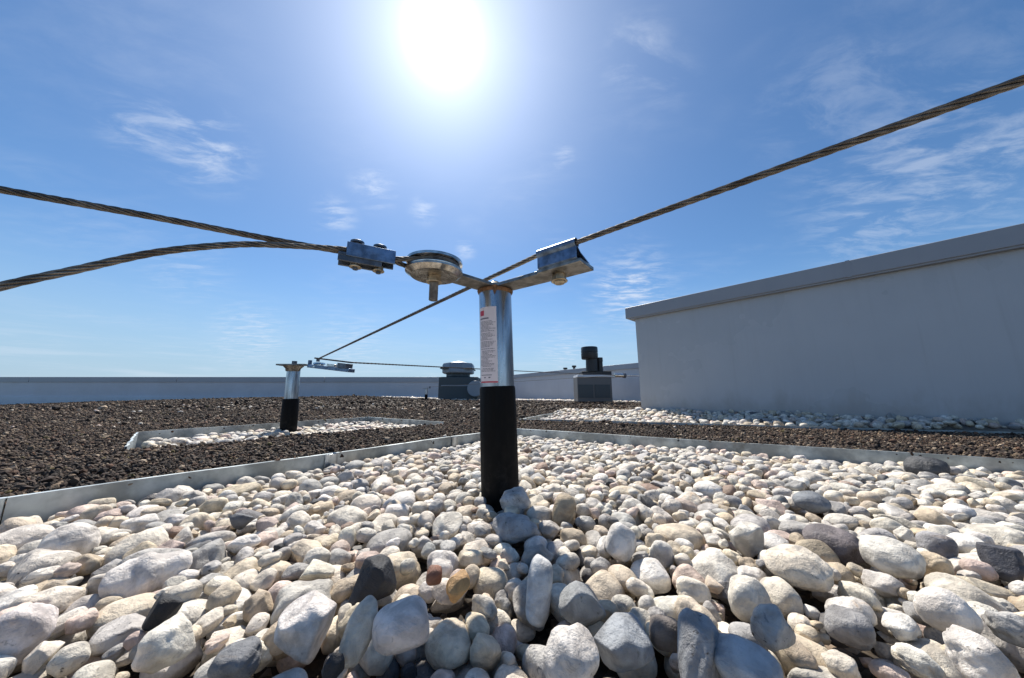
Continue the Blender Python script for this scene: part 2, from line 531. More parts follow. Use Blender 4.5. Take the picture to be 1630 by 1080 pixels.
class Bed:
    def __init__(self, poly, zfun, cell, seed, med=.0165, depth=.030, tilt=.42):
        self.poly = np.array(poly); self.z = zfun; self.c = cell; self.rng = np.random.default_rng(seed); self.med = med; self.tilt = tilt
        self.x0, self.y0 = self.poly.min(0) - .05; x1, y1 = self.poly.max(0) + .05
        self.nx, self.ny = int((x1 - self.x0) / cell), int((y1 - self.y0) / cell)
        X, Y = np.meshgrid(self.x0 + (np.arange(self.nx) + .5) * cell, self.y0 + (np.arange(self.ny) + .5) * cell)
        inside = np.zeros(X.shape, bool)
        pl = self.poly
        for i in range(len(pl)):
            a, b_ = pl[i], pl[i - 1]
            cond = ((a[1] > Y) != (b_[1] > Y)) & (X < (b_[0] - a[0]) * (Y - a[1]) / (b_[1] - a[1] + 1e-12) + a[0])
            inside ^= cond
        self.base = zfun(X, Y)
        self.H = self.base - depth
        self.H[~inside] = 9.0
        self.inside = inside
        ij = np.argwhere(inside); self.cand = ij
        self.lock = np.zeros(X.shape, bool)
        self.stones = []
    def block_disc(self, x, y, r):
        jj, ii = np.ogrid[:self.ny, :self.nx]
        d = (self.x0 + (ii + .5) * self.c - x) ** 2 + (self.y0 + (jj + .5) * self.c - y) ** 2
        self.H[d < r * r] = 9.0
    def foot(self, s, Rm):
        """lower/upper height maps of a rotated ellipsoid on the grid"""
        Mx = Rm @ np.diag(1 / (s * s)) @ Rm.T
        C = np.linalg.inv(Mx)
        hx, hy = math.sqrt(C[0, 0]), math.sqrt(C[1, 1])
        ix, iy = int(hx / self.c) + 1, int(hy / self.c) + 1
        X, Y = np.meshgrid(np.arange(-ix, ix + 1) * self.c, np.arange(-iy, iy + 1) * self.c)
        cc = Mx[2, 2]; bb = Mx[0, 2] * X + Mx[1, 2] * Y
        q = Mx[0, 0] * X * X + Mx[1, 1] * Y * Y + 2 * Mx[0, 1] * X * Y
        disc = bb * bb - cc * (q - 1)
        ok = disc > 0
        sq = np.sqrt(np.where(ok, disc, 0))
        lo = np.where(ok, (-bb - sq) / cc, 1e3); up = np.where(ok, (-bb + sq) / cc, -1e3)
        return ix, iy, ok, lo, up, math.sqrt(C[2, 2])
    def put(self, ix, iy, i, j, zc, up, s, Rm, col, kind, lm=None):
        a = self.H[j - iy:j + iy + 1, i - ix:i + ix + 1]
        np.maximum(a, zc + up, out=a)
        self.stones.append(dict(p=np.array([self.x0 + (i + .5) * self.c, self.y0 + (j + .5) * self.c, zc]), s=s, R=Rm, col=col, kind=kind, lm=lm,
                                prm=shape_params(kind, self.rng), off=self.rng.uniform(-5, 5, 3)))
    def landmark(self, p, s, Rm, col, kind, top, lm):
        ix, iy, ok, lo, up, cz = self.foot(s * .93, Rm)
        i, j = int((p[0] - self.x0) / self.c), int((p[1] - self.y0) / self.c)
        if not (ix < i < self.nx - ix - 1 and iy < j < self.ny - iy - 1): return
        zc = top - cz
        self.put(ix, iy, i, j, zc, up, s, Rm, col, kind, lm)
        self.lock[j - iy:j + iy + 1, i - ix:i + ix + 1] |= ok
    def fill(self, thr=.010, K=10, maxn=20000, fails=60, sig=.34):
        bad = 0
        rng = self.rng
        while len(self.stones) < maxn and bad < fails:
            a = self.med * math.exp(rng.normal() * sig)
            a = min(max(a, self.med * .5), self.med * 2.1)
            s = np.array([a, a * rng.uniform(.66, 1.0), a * rng.uniform(.50, .86)])
            Rm = qrot(rng, self.tilt)
            ix, iy, ok, lo, up, cz = self.foot(s * .93, Rm)
            best = None
            for t in range(K):
                j, i = self.cand[rng.integers(len(self.cand))]
                if not (ix < i < self.nx - ix - 1 and iy < j < self.ny - iy - 1): continue
                w = self.H[j - iy:j + iy + 1, i - ix:i + ix + 1]
                zc = (w - lo)[ok].max()
                if zc > 5: continue
                if (self.lock[j - iy:j + iy + 1, i - ix:i + ix + 1] & ok).sum() > ok.sum() * .10: continue
                rel = zc + cz - self.base[j, i]
                if best is None or rel < best[0]: best = (rel, i, j, zc)
            if best is None: bad += 1; continue
            if best[0] > thr + .35 * cz: bad += 1; continue
            bad = max(0, bad - 2)
            ci = rng.choice(len(WHITE), p=WP)
            c0, sp, cn = WHITE[ci]
            col = np.array(list(np.array(c0) * rng.uniform(.86, 1.06) * rng.uniform(.985, 1.015, 3)) + [sp * rng.uniform(.4, 1.3)])
            kind = int(rng.choice(3, p=[.42, .36, .22])) if ci != 11 else 2
            self.put(ix, iy, best[1], best[2], best[3], up, s, Rm, col, kind)
            self.stones[-1]['cn'] = cn
        return self

def world_verts(st, level):
    loc = stone_verts(level, st['prm']) * st['s']
    return loc @ st['R'].T + st['p'], loc + st['off']

# bed outlines
left_c = G(5, 820, 0.0); far_c = G(800, 684, .022)[:2]
Lc = np.array([left_c[0], left_c[1]])
rt = G(1630, 733, .022)[:2]
FC = np.array([.0, far_c[1] + .045])
dR = (rt - FC) / np.linalg.norm(rt - FC)
RC = FC + dR * 1.9
nL = Lc + (Lc - FC) / np.linalg.norm(Lc - FC) * 0
LL = Lc + np.array([-.62, -.34])                     # edging turns off to the left of the picture
BL = np.array([-1.25, -.30]); BR = RC + (BL - RC) * .35 + np.array([.1, -.35])
main_poly = [FC, RC, BR, np.array([1.2, -.30]), BL, LL, Lc]
inset = lambda poly, d: [np.array(p) + (np.mean(poly, axis=0) - p) / np.linalg.norm(np.mean(poly, axis=0) - p) * d for p in poly]

zflat = lambda X, Y: np.zeros_like(X) + .004 * np.sin(X * 9 + 1) * np.cos(Y * 11) - .004
main = Bed(inset(main_poly, .012), zflat, .0022, 3, med=.0150, tilt=.55)
POST = np.array([-.019, .580, -.03]); PTOP = np.array([-.032, .580, .355])
main.block_disc(POST[0], POST[1], .034)

LM = [  # px, py, w, h, image tilt deg, colour (post-shadow stones have shade painted into it), speck, kind, top z, label, short
 (110, 868, 100, 66, 8, (.72, .69, .66), .10, 0, .022, 'big smooth pale oval pebble, largest near the left edge of the bed', 'big pale oval pebble on the left'),
 (235, 918, 128, 60, 0, (.76, .73, .71), .15, 1, .018, 'broad flat white slab stone left of the cube-shaped stone', 'broad white slab'),
 (490, 998, 108, 92, -4, (.70, .67, .66), .20, 2, .034, 'large squarish white block of stone standing in the left foreground', 'squarish white block'),
 (30, 1012, 135, 80, 10, (.72, .67, .67), .25, 1, .024, 'very large white stone cut off by the left edge of the picture', 'large white stone at the left edge'),
 (597, 930, 74, 68, 30, (.028, .032, .042), .05, 2, .026, 'jet black angular stone with a sharp ridge among white pebbles', 'ridged black stone'),
 (267, 970, 66, 50, 5, (.022, .024, .030), .05, 2, .022, 'small glossy black angular stone in front of the broad white slab', 'glossy black stone'),
 (730, 933, 40, 52, 20, (.62, .38, .17), .10, 2, .022, 'orange upright pebble beside the shadow of the post', 'orange pebble'),
 (858, 925, 40, 84, 80, (.60, .62, .64), .05, 0, .028, 'smooth white pebble on end in the post shadow, tinted darker for it', 'pebble standing on end'),
 (1510, 978, 106, 80, 0, (.76, .72, .68), .08, 0, .026, 'large smooth round white pebble on the right', 'large round white pebble'),
 (1475, 748, 84, 40, -5, (.07, .075, .085), .2, 0, .030, 'dark striped oval stone leaning on the right metal edging', 'dark stone by the edging'),
 (1590, 890, 90, 66, -10, (.075, .08, .10), .3, 2, .026, 'dark slate blue stone at the right edge of the picture', 'dark slate stone'),
 (1272, 905, 122, 56, -38, (.70, .64, .55), .55, 1, .026, 'long cream pitted stone lying aslant in the right half', 'long cream stone'),
 (643, 996, 86, 60, 12, (.74, .68, .66), .25, 0, .036, 'white oval pebble lying on top of its neighbours', 'white oval on top'),
 (268, 1026, 110, 70, 5, (.72, .70, .64), .40, 2, .022, 'pale squarish stone with faint cracks below the glossy black stone', 'pale cracked stone'),
 (897, 803, 34, 50, 70, (.40, .33, .24), .3, 0, .024, 'tan upright oval pebble just right of the post foot', 'tan oval pebble'),
 (820, 802, 52, 46, 0, (.54, .55, .56), .95, 1, .026, 'white black-speckled stone against the post foot, shade painted into its tint', 'speckled stone at the post foot'),
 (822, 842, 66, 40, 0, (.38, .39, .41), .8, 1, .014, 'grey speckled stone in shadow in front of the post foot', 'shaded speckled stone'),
 (987, 857, 46, 52, 70, (.70, .68, .66), .05, 0, .022, 'smooth pale egg-shaped pebble right of the shadow', 'egg-shaped pebble'),
 (1290, 800, 60, 28, 3, (.20, .22, .25), .2, 0, .016, 'dark blue grey flat oval pebble in the middle right of the bed', 'flat blue grey pebble'),
 (1356, 1000, 88, 56, -5, (.30, .30, .31), .9, 1, .016, 'dark speckled grey stone left of the large round white pebble', 'dark speckled stone'),
 (1492, 872, 72, 46, 5, (.34, .34, .36), .9, 0, .018, 'mottled grey and black oval pebble beside the dark slate stone', 'mottled grey oval'),
 (1325, 868, 88, 40, -8, (.19, .17, .18), .5, 1, .012, 'flat dark purple grey stone above the long cream stone', 'purple grey stone'),
 (925, 965, 72, 64, 0, (.30, .32, .34), .3, 2, .024, 'blocky grey stone in the post shadow, with that shade in its colour', 'blocky grey stone'),
 (985, 1024, 96, 80, 20, (.34, .37, .41), .2, 2, .022, 'large angular grey stone near the picture bottom, shadow tone painted in', 'angular grey stone'),
 (1060, 1012, 48, 46, 0, (.17, .15, .14), .2, 0, .018, 'round dark brown pebble between two grey stones', 'round brown pebble'),
 (1112, 1030, 62, 94, 80, (.32, .34, .37), .7, 1, .026, 'tall rough grey stone right of the round brown pebble, shade painted in', 'tall rough stone'),
 (1190, 1064, 106, 62, -4, (.36, .40, .45), .05, 0, .024, 'large smooth pebble at the bottom of the picture, blue grey with painted shade', 'smooth blue grey pebble'),
 (905, 1052, 84, 70, 30, (.74, .71, .68), .5, 1, .030, 'white stone with dark specks at the bottom centre of the picture', 'specked white stone'),
 (1187, 858, 64, 54, 10, (.68, .66, .61), .3, 2, .022, 'rounded triangular white stone in the middle right', 'triangular white stone'),
 (572, 1003, 92, 46, 62, (.60, .57, .51), .1, 0, .030, 'beige oval pebble leaning between the block and the white oval', 'leaning beige pebble'),
 (690, 917, 24, 24, 0, (.26, .13, .09), .1, 0, .020, 'small red brown pebble just left of the orange pebble', 'red brown pebble'),
 (384, 1054, 72, 42, -5, (.17, .18, .20), .4, 1, .014, 'dark grey stone at the bottom left of the picture', 'dark grey stone'),
 (528, 1066, 40, 40, 20, (.035, .038, .045), .1, 2, .024, 'black stone wedged below the squarish white block', 'wedged black stone'),
 (385, 829, 38, 26, 0, (.15, .16, .18), .2, 2, .014, 'dark angular pebble in the left middle distance', 'dark angular pebble'),
 (1548, 1046, 118, 92, -40, (.74, .71, .68), .75, 1, .032, 'big white stone with black flecks in the bottom right corner', 'black-flecked white stone'),
 (1420, 890, 108, 50, -28, (.72, .70, .65), .15, 0, .024, 'long white rounded stone between the dark pebbles on the right', 'long white stone'),
 (1192, 955, 66, 60, 10, (.66, .63, .57), .1, 1, .016, 'cream lumpy pebble in the right foreground', 'cream lumpy pebble'),
 (1228, 1002, 70, 70, 40, (.46, .46, .46), .9, 1, .026, 'grey pitted stone in the right foreground', 'grey pitted stone'),
 (1600, 1000, 80, 50, -15, (.40, .40, .40), .95, 1, .020, 'grey and black flecked stone right of the large round white pebble', 'grey flecked stone'),
]
rt_v = np.array([1., 0, 0])
for (px, py, w, h, tl, colr, sp, kd, top, lab, short) in LM:
    r0 = ray(px, py); dep = .158 / (-r0[2]) * F
    p = G(px, py, top - h * .5 * dep / F * .9)
    viewd = r0 / np.linalg.norm(r0)
    horiz = np.array([viewd[1], -viewd[0], 0]); horiz /= np.linalg.norm(horiz)
    upv = np.cross(horiz, viewd)
    a = R(tl)
    e1 = horiz * math.cos(a) + upv * math.sin(a)
    e2 = -horiz * math.sin(a) + upv * math.cos(a)
    e3 = np.cross(e1, e2)
    cosr = F / np.linalg.norm(r0)
    p = G(px, py, top - .012)
    dep = max(.1, p[1] * CP + (p[2] - CAMH) * SP)
    sw, sh = w * .5 * dep / F, h * .5 * dep / F
    sw = sw * (F / math.hypot(px - CX, F)) ** .9
    sd = -viewd[2]; cd = math.sqrt(1 - sd * sd)
    if abs(tl) < 46:
        fwd = np.array([viewd[0], viewd[1], 0]); fwd /= np.linalg.norm(fwd)
        e1 = horiz * math.cos(a) + fwd * math.sin(a) * .75 + np.array([0, 0, 1.]) * math.sin(a) * .3
        e1 /= np.linalg.norm(e1)
        D_ = min(sw * .9, sh / sd * .80)
        V_ = math.sqrt(max(sh * sh - (D_ * sd) ** 2, (.3 * sh) ** 2)) / cd
        e3 = np.array([0, 0, 1.]) - fwd * .22; e3 = e3 - e1 * np.dot(e1, e3); e3 /= np.linalg.norm(e3)
        e2 = np.cross(e3, e1)
        s = np.array([sw, D_, min(V_, D_ * 1.1)]) * 1.02
        cz = math.sqrt(((np.stack([e1, e2, e3], 1) * s)[2] ** 2).sum())
        q = G(px, py, 0); top = max(top * .8, .008)
        p = G(px, py, top - cz)
    else:
        s = np.array([max(sw, sh), min(sw, sh), min(sw, sh) * .9])
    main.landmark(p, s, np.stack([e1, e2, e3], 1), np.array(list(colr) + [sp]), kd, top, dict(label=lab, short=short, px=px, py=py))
main.fill(thr=.004, K=9, maxn=14000, sig=.40)
def refill(bed, med, n_, deepest=.012):
    bed.cand = np.argwhere(bed.inside & (bed.H < bed.base - deepest) & ~bed.lock)
    if len(bed.cand) < 20: return
    bed.med = med; k0 = len(bed.stones)
    bed.fill(thr=.003, K=5, maxn=k0 + n_, fails=400, sig=.25)
refill(main, .0090, 1500)
refill(main, .0065, 1500, .013)
refill(main, .0045, 1500, .012)

# second bed round the second post
e = .022
b2 = [G(203, 712, e)[:2], G(220, 689, e)[:2], G(585, 664.5, e)[:2], G(706, 672.5, e)[:2]]
b2 = [np.array(q) for q in b2]
bed2 = Bed(inset(b2, .02), zflat, .004, 5, med=.018, depth=.022)
P2 = np.array([-1.12, 1.66, -.02]); P2T = np.array([-1.13, 1.66, .318])
bed2.block_disc(P2[0], P2[1], .034)
bed2.fill(thr=.006, K=7, maxn=2600)

# third bed against the grey housing
WA = np.array([.9735, 2.464]); wd = np.array([.68, -.733]); wd /= np.linalg.norm(wd)
wn = np.array([wd[1], -wd[0]])                       # towards the camera side
if np.dot(wn, -WA) < 0: wn = -wn
b3 = [np.array(q) for q in [(.04, 2.01), (.385, 1.94), (1.15, 1.61), (1.41, 1.50), (2.10, 1.225)]]
b3 += [WA + wd * 1.62 + wn * .0, WA, WA - wd * .05 + np.array([.55, 1.6]), np.array([.55, 3.3])]
def z3(X, Y):
    dw = (X - WA[0]) * wn[0] + (Y - WA[1]) * wn[1]
    dw = np.where((X - WA[0]) * wd[0] + (Y - WA[1]) * wd[1] < -.05, np.abs(dw) + .15, dw)
    return .072 * np.clip(1 - np.abs(dw) / .7, 0, 1) ** 1.2 + .006 * np.sin(X * 7) * np.sin(Y * 9) - .004
b3f = [np.array(q) + [0, .014] for q in b3[:5]] + [WA + wd * 1.66 - wn * .03, WA + wd * .02 - wn * .03, WA - wd * .03 + [0, .1]] + b3[7:]
bed3 = Bed(b3f, z3, .004, 9, med=.019, tilt=.6, depth=.024)
bed3.fill(thr=.010, K=7, maxn=5200)

# ---- which pebbles show largest: splat them into a coarse id buffer
allst = main.stones + bed2.stones + bed3.stones
W2, H2 = 815, 540
zb = np.full(W2 * H2, 1e9); ib = np.full(W2 * H2, -1)
for k, st in enumerate(allst):
    px, py, d = project(st['p'][None]); st['px'], st['py'], st['d'] = float(px[0]), float(py[0]), float(d[0])
    if st['d'] < .06 or not (-150 < st['px'] < 1780 and 550 < st['py'] < 1250): st['vis'] = False; continue
    st['vis'] = True
    V, _ = world_verts(st, 3 if st['d'] > .5 else 4)
    x, y, d = project(V)
    xi, yi = (x / 2).astype(int), (y / 2).astype(int)
    ok = (xi >= 0) & (xi < W2) & (yi >= 0) & (yi < H2) & (d > .03)
    idx = yi[ok] * W2 + xi[ok]; dd = d[ok]
    o = np.argsort(-dd); idx, dd = idx[o], dd[o]
    better = dd < zb[idx]
    zb[idx[better]] = dd[better]; ib[idx[better]] = k
cnt = np.bincount(ib[ib >= 0], minlength=len(allst))
for k, st in enumerate(allst): st['cnt'] = int(cnt[k])
order = sorted(range(len(main.stones)), key=lambda k: -(allst[k]['cnt'] + (100000 if allst[k]['lm'] and allst[k]['cnt'] > 12 else 0)))
chosen = order[:298]
sel = set(chosen)

lms = [allst[k] for k in chosen if allst[k]['lm']]
RANK = ['nearest', 'second', 'third', 'fourth', 'fifth', 'sixth', 'seventh', 'eighth', 'ninth', 'tenth', 'eleventh', 'twelfth'] + ['thirteenth', 'fourteenth', 'fifteenth', 'sixteenth']
groups = {}
for k in chosen:
    st = allst[k]
    if st['lm']: continue
    L = min(lms, key=lambda q: math.hypot(q['px'] - st['px'], q['py'] - st['py']))
    dx, dy = st['px'] - L['px'], st['py'] - L['py']
    if abs(dx) > abs(dy): dr = 'left of' if dx < 0 else 'right of'
    else: dr = 'behind' if dy < 0 else 'in front of'
    groups.setdefault((id(L), dr), []).append((math.hypot(dx, dy), k, L, dr))
for key, lst in groups.items():
    lst.sort(key=lambda q: q[0])
    for r_, (dist, k, L, dr) in enumerate(lst):
        st = allst[k]
        el = st['s'][1] / st['s'][0]
        shp = {0: 'smooth' if el > .78 else 'long smooth', 1: 'lumpy' if el > .78 else 'long lumpy', 2: 'angular'}[st['kind']]
        rk = RANK[r_] if r_ < len(RANK) else 'outermost'
        st['label'] = f"{st.get('cn', 'white')} {shp} pebble, {rk} {dr} the {L['lm']['short']}"
        if len(st['label'].split()) > 15: st['label'] = st['label'].replace('smooth ', '').replace('speckled ', '')
for k in chosen:
    st = allst[k]
    lab = st['lm']['label'] if st['lm'] else st['label']
    lvl = 5 if st['cnt'] > 900 else 4
    loc = stone_verts(lvl, st['prm']) * st['s']
    V = loc @ st['R'].T
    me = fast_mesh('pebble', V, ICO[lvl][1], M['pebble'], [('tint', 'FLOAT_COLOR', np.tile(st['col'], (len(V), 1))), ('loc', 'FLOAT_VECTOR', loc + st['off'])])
    o = bpy.data.objects.new('pebble', me); COL.objects.link(o); o.location = tuple(st['p'])
    tag(o, lab, 'pebble', 'loose pebbles of the foreground bed')

VV, FF, TT, LO = [], [], [], []; nv = 0
for k, st in enumerate(allst):
    if k in sel: continue
    if k >= len(main.stones) and st['p'][1] > 0 and not st['vis']: continue
    lvl = 2
    if st['vis'] and st['cnt'] > 3: lvl = 4 if st['d'] < .42 and st['cnt'] > 40 else 3
    if st['d'] > 1.9: lvl = 2
    V, lo = world_verts(st, lvl)
    VV.append(V); LO.append(lo); FF.append(ICO[lvl][1] + nv); TT.append(np.tile(st['col'], (len(V), 1))); nv += len(V)
# loose scatter of pale pebbles along the far upstands
rs = np.random.default_rng(21)

# ------------------------------------------------------------------ terrain of dark gravel
PXT = np.array([-400, 0, 180, 400, 570, 700, 760, 1020, 2200]); PZT = np.array([-.20, -.16, -.02, .10, .16, .07, .045, .06, .06])
def gz(X, Y):
    X = np.asarray(X, float); Y = np.asarray(Y, float)
    ang = CX + F * X / np.maximum(Y, .3)
    f = np.interp(ang, PXT, PZT)
    s = np.clip((Y - 2.2) / 8.0, 0, 1); s = s * s * (3 - 2 * s)
    return .013 + f * s + .0035 * np.sin(X * 5.1 + 1.3) * np.sin(Y * 4.3) + .002 * np.sin(X * 17 + Y * 13)

def inpoly(pl, X, Y, grow=0):
    pl = np.array(pl); c_ = pl.mean(0)
    if grow: pl = c_ + (pl - c_) * (1 + grow / np.linalg.norm(pl - c_, axis=1))[:, None]
    ins = np.zeros(np.shape(X), bool)
    for i in range(len(pl)):
        a, b_ = pl[i], pl[i - 1]
        ins ^= ((a[1] > Y) != (b_[1] > Y)) & (X < (b_[0] - a[0]) * (Y - a[1]) / (b_[1] - a[1] + 1e-12) + a[0])
    return ins

# gravel sheet with the beds sunk into it
gx = np.unique(np.concatenate([np.linspace(-2.5, 3.2, 440), np.linspace(-16, -2.5, 60), np.linspace(3.2, 14, 50)]))
gy = np.unique(np.concatenate([np.linspace(-1.2, 3.6, 380), np.linspace(3.6, 14, 120), np.linspace(-8, -1.2, 20)]))
X, Y = np.meshgrid(gx, gy)
Z = gz(X, Y)
def near(pl, X, Y, r_):
    out = inpoly(pl, X, Y)
    for i in range(len(pl)):
        a, b_ = np.array(pl[i]), np.array(pl[i - 1]); e_ = b_ - a
        t = np.clip(((X - a[0]) * e_[0] + (Y - a[1]) * e_[1]) / (e_ @ e_), 0, 1)
        out = out | (np.hypot(X - a[0] - e_[0] * t, Y - a[1] - e_[1] * t) < r_)
    return out
for pl in (main_poly, b2, b3):
    Z = np.where(near(pl, X, Y, .021), -.045, Z)
V = np.stack([X.ravel(), Y.ravel(), Z.ravel()], 1)
nx_, ny_ = len(gx), len(gy)
ii = (np.arange(ny_ - 1)[:, None] * nx_ + np.arange(nx_ - 1)[None, :]).ravel()
Fq = np.stack([ii, ii + 1, ii + nx_ + 1, ii + nx_], 1)
me = fast_mesh('gravel_ground', V, Fq, M['gravel'], k=4)
o = bpy.data.objects.new('gravel_ground', me); COL.objects.link(o); tag(o, kind='structure')

# roof deck and distant land
mb = MB().box((0, 5, -.30), (40, 34, .2)); o = mb.build('roof_deck', M['roof'], smooth=False); tag(o, kind='structure')
mb = MB().box((0, 0, -9.2), (6000, 6000, .4)); o = mb.build('ground', M['land'], smooth=False); tag(o, kind='structure')

# ---- loose grains
GV, GF, GT = [], [], []; gn = 0
def grains(xy, size, rng, lvl=1):
    global gn
    base, fc = ICO[lvl]
    k = len(xy)
    var = []
    for _ in range(24):
        b0 = base * rng.uniform(.72, 1.25, (len(base), 1)) * rng.uniform(.65, 1.15, 3)
        var.append(b0)
    var = np.array(var)
    vi = rng.integers(0, 24, k)
    a, b_, c_ = rng.uniform(0, 6.28, (3, k))
    ca, sa, cb, sb, cc, sc = np.cos(a), np.sin(a), np.cos(b_), np.sin(b_), np.cos(c_), np.sin(c_)
    Rm = np.stack([ca * cb, ca * sb * sc - sa * cc, ca * sb * cc + sa * sc, sa * cb, sa * sb * sc + ca * cc, sa * sb * cc - ca * sc, -sb, cb * sc, cb * cc], 1).reshape(k, 3, 3)
    s = size * np.exp(rng.normal(size=k) * .35)
    V = np.einsum('kij,kvj->kvi', Rm, var[vi]) * s[:, None, None]
    z = gz(xy[:, 0], xy[:, 1]) + s * rng.uniform(-.2, 1.0, k)
    V += np.concatenate([xy, z[:, None]], 1)[:, None, :]
    patch = .85 + .28 * np.sin(xy[:, 0] * 3.1 + 1.7 * np.sin(xy[:, 1] * 2.3)) * np.sin(xy[:, 1] * 2.9 + np.sin(xy[:, 0] * 4.7))
    pal = np.array([(.030, .022, .018), (.055, .036, .028), (.085, .062, .046), (.12, .066, .042), (.19, .15, .11), (.34, .30, .25), (.10, .085, .03)])
    pi = rng.choice(7, k, p=[.32, .29, .18, .05, .10, .05, .01])
    col = pal[pi] * np.array([.98, .88, .76]) * rng.uniform(.8, 1.5, (k, 1)) * (patch[:, None] + .1)
    T = np.concatenate([np.repeat(col[:, None, :], len(base), 1), np.ones((k, len(base), 1))], 2)
    GV.append(V.reshape(-1, 3)); GF.append((fc[None] + (np.arange(k) * len(base))[:, None, None] + gn).reshape(-1, 3)); GT.append(T.reshape(-1, 4)); gn += k * len(base)

def scatter(nn, ylo, yhi, rng, spread=2.1):
    y = ylo + (yhi - ylo) * rng.uniform(0, 1, nn) ** .8
    x = rng.uniform(-1, 1, nn) * (y * spread + .15)
    xy = np.stack([x, y], 1)
    keep = ~(inpoly(main_poly, x, y, .004) | inpoly(b2, x, y, .004) | inpoly(b3, x, y, .0))
    # nothing under the housing
    dw = (x - WA[0]) * wn[0] + (y - WA[1]) * wn[1]; al = (x - WA[0]) * wd[0] + (y - WA[1]) * wd[1]
    keep &= ~((dw < 0) & (al > 0))
    return xy[keep]
rg = np.random.default_rng(4)
grains(scatter(160000, .42, 1.9, rg), .0032, rg)
grains(scatter(105000, 1.7, 3.6, rg), .0052, rg)
ICO[0] = (ICO[1][0][:12], None)
grains(scatter(70000, 3.3, 12, rg), .012, rg)
me = fast_mesh('dark_gravel', np.concatenate(GV), np.concatenate(GF), M['grains'], [('tint', 'FLOAT_COLOR', np.concatenate(GT))])
me.polygons.foreach_set('use_smooth', np.zeros(len(me.polygons), bool))
o = bpy.data.objects.new('dark_gravel', me); COL.objects.link(o)
tag(o, 'loose dark brown lava gravel covering the flat roof', 'gravel', kind='stuff')

# far white scatter joins the pebble stuff
def far_pebbles(xy, size, zoff):
    global nv
    for (x, y) in xy:
        st = dict(p=np.array([x, y, float(gz(x, y)) + zoff]), s=np.array([1, .8, .6]) * size * rs.uniform(.6, 1.3), R=qrot(rs, .4), prm=shape_params(1, rs), off=rs.uniform(-5, 5, 3))
        c0, sp, _ = WHITE[rs.choice(6)]
        V, lo = world_verts(st, 1)
        VV.append(V); LO.append(lo); FF.append(ICO[1][1] + nv); TT.append(np.tile(np.array(list(c0) + [sp]), (len(V), 1))); nv += len(V)
def line_pts(a, b_, n_, w):
    t = rs.uniform(0, 1, n_)[:, None]
    return a + (b_ - a) * t + rs.normal(size=(n_, 2)) * w
PL0, PL1 = P(-420, 600, 12.0)[:2], P(752, 603, 12.0)[:2]
PR1 = P(1040, 577, 6.1)[:2]
inw = lambda a, b_, d: (a + np.array([0, -d]), b_ + np.array([0, -d]))
a_, b__ = PL0 + [0, -.35], PL1 + [0, -.45]
far_pebbles(line_pts(P(640, 636, 10)[:2], P(790, 637, 9.0)[:2], 700, .35), .045, .01)
far_pebbles(line_pts(P(60, 640, 11.5)[:2], P(250, 640, 11.5)[:2], 60, .10), .035, .01)
far_pebbles(line_pts(P(800, 637, 9)[:2], P(1030, 638, 6)[:2], 900, .14), .035, .02)
sx = scatter(260, .5, 7, rs)
far_pebbles(sx[sx[:, 1] < 3][:90], .011, .003); far_pebbles(sx[sx[:, 1] >= 3], .02, .008)
me = fast_mesh('pebble_bed', np.concatenate(VV), np.concatenate(FF), M['pebble'], [('tint', 'FLOAT_COLOR', np.concatenate(TT)), ('loc', 'FLOAT_VECTOR', np.concatenate(LO))])
o = bpy.data.objects.new('pebble_bed', me); COL.objects.link(o)
tag(o, 'mass of smaller white pebbles filling the framed beds on the roof', 'pebbles', kind='stuff')

# ------------------------------------------------------------------ metal edging
def strip(mb, pts, ztop=.022, zbot=-.045, th=.0016, lip=.007, side=1, wav=.0012, dz=None):
    pts = [np.array(p, float) for p in pts]
    path, u = smooth_path([np.array([p[0], p[1], 0]) for p in pts], .02) if len(pts) > 2 else (np.array([[*(pts[0] + (pts[1] - pts[0]) * t), 0] for t in np.linspace(0, 1, 60)]), None)
    T = np.gradient(path, axis=0); T /= np.linalg.norm(T, axis=1)[:, None]
    Nn = np.stack([-T[:, 1], T[:, 0], T[:, 2] * 0], 1) * side
    k = len(path); s = np.arange(k)
    w = wav * np.sin(s * .37 + pts[0][0] * 9) + wav * .6 * np.sin(s * .93)
    path = path + Nn * w[:, None]
    zt = np.full(k, ztop) + .0008 * np.sin(s * .21)
    prof = [(0, None), (0, 'b'), (th, 'b'), (th, -.0016), (lip, -.0016), (lip, -.006), (lip + th, -.006), (lip + th, 0)]
    rows = []
    for off, zz in prof:
        z = zt if zz is None or zz == 0 else (np.full(k, zbot) if zz == 'b' else zt + zz)
        q = path + Nn * off; q = np.stack([q[:, 0], q[:, 1], z], 1)
        rows.append(q)
    V = np.concatenate(rows); m_ = len(prof)
    fs = [(a * k + i, a * k + i + 1, ((a + 1) % m_) * k + i + 1, ((a + 1) % m_) * k + i) for a in range(m_) for i in range(k - 1)]
    fs += [tuple(a * k for a in range(m_)), tuple(a * k + k - 1 for a in reversed(range(m_)))]
    mb.add(V, fs)
    return mb

def edging(name, segs, loc, label, zt=.022):
    t = empty(name, loc, label, 'edging')
    for q, sd in segs:
        strip(MB(), q, ztop=zt if sd < 5 else .012, side=1, lip=.004 if zt > .023 else .007).build('edging_strip', M['edge'], t, smooth=False)
    return t
fc2 = FC
tE = edging('metal_edging', [([Lc, fc2], 1), ([fc2 + [.002, -.001], RC], 1), ([LL, Lc + [-.002, .0]], 1), ([RC, BR], 1)], (FC[0], FC[1], 0),
       'galvanised metal edging framing the large foreground pebble bed')
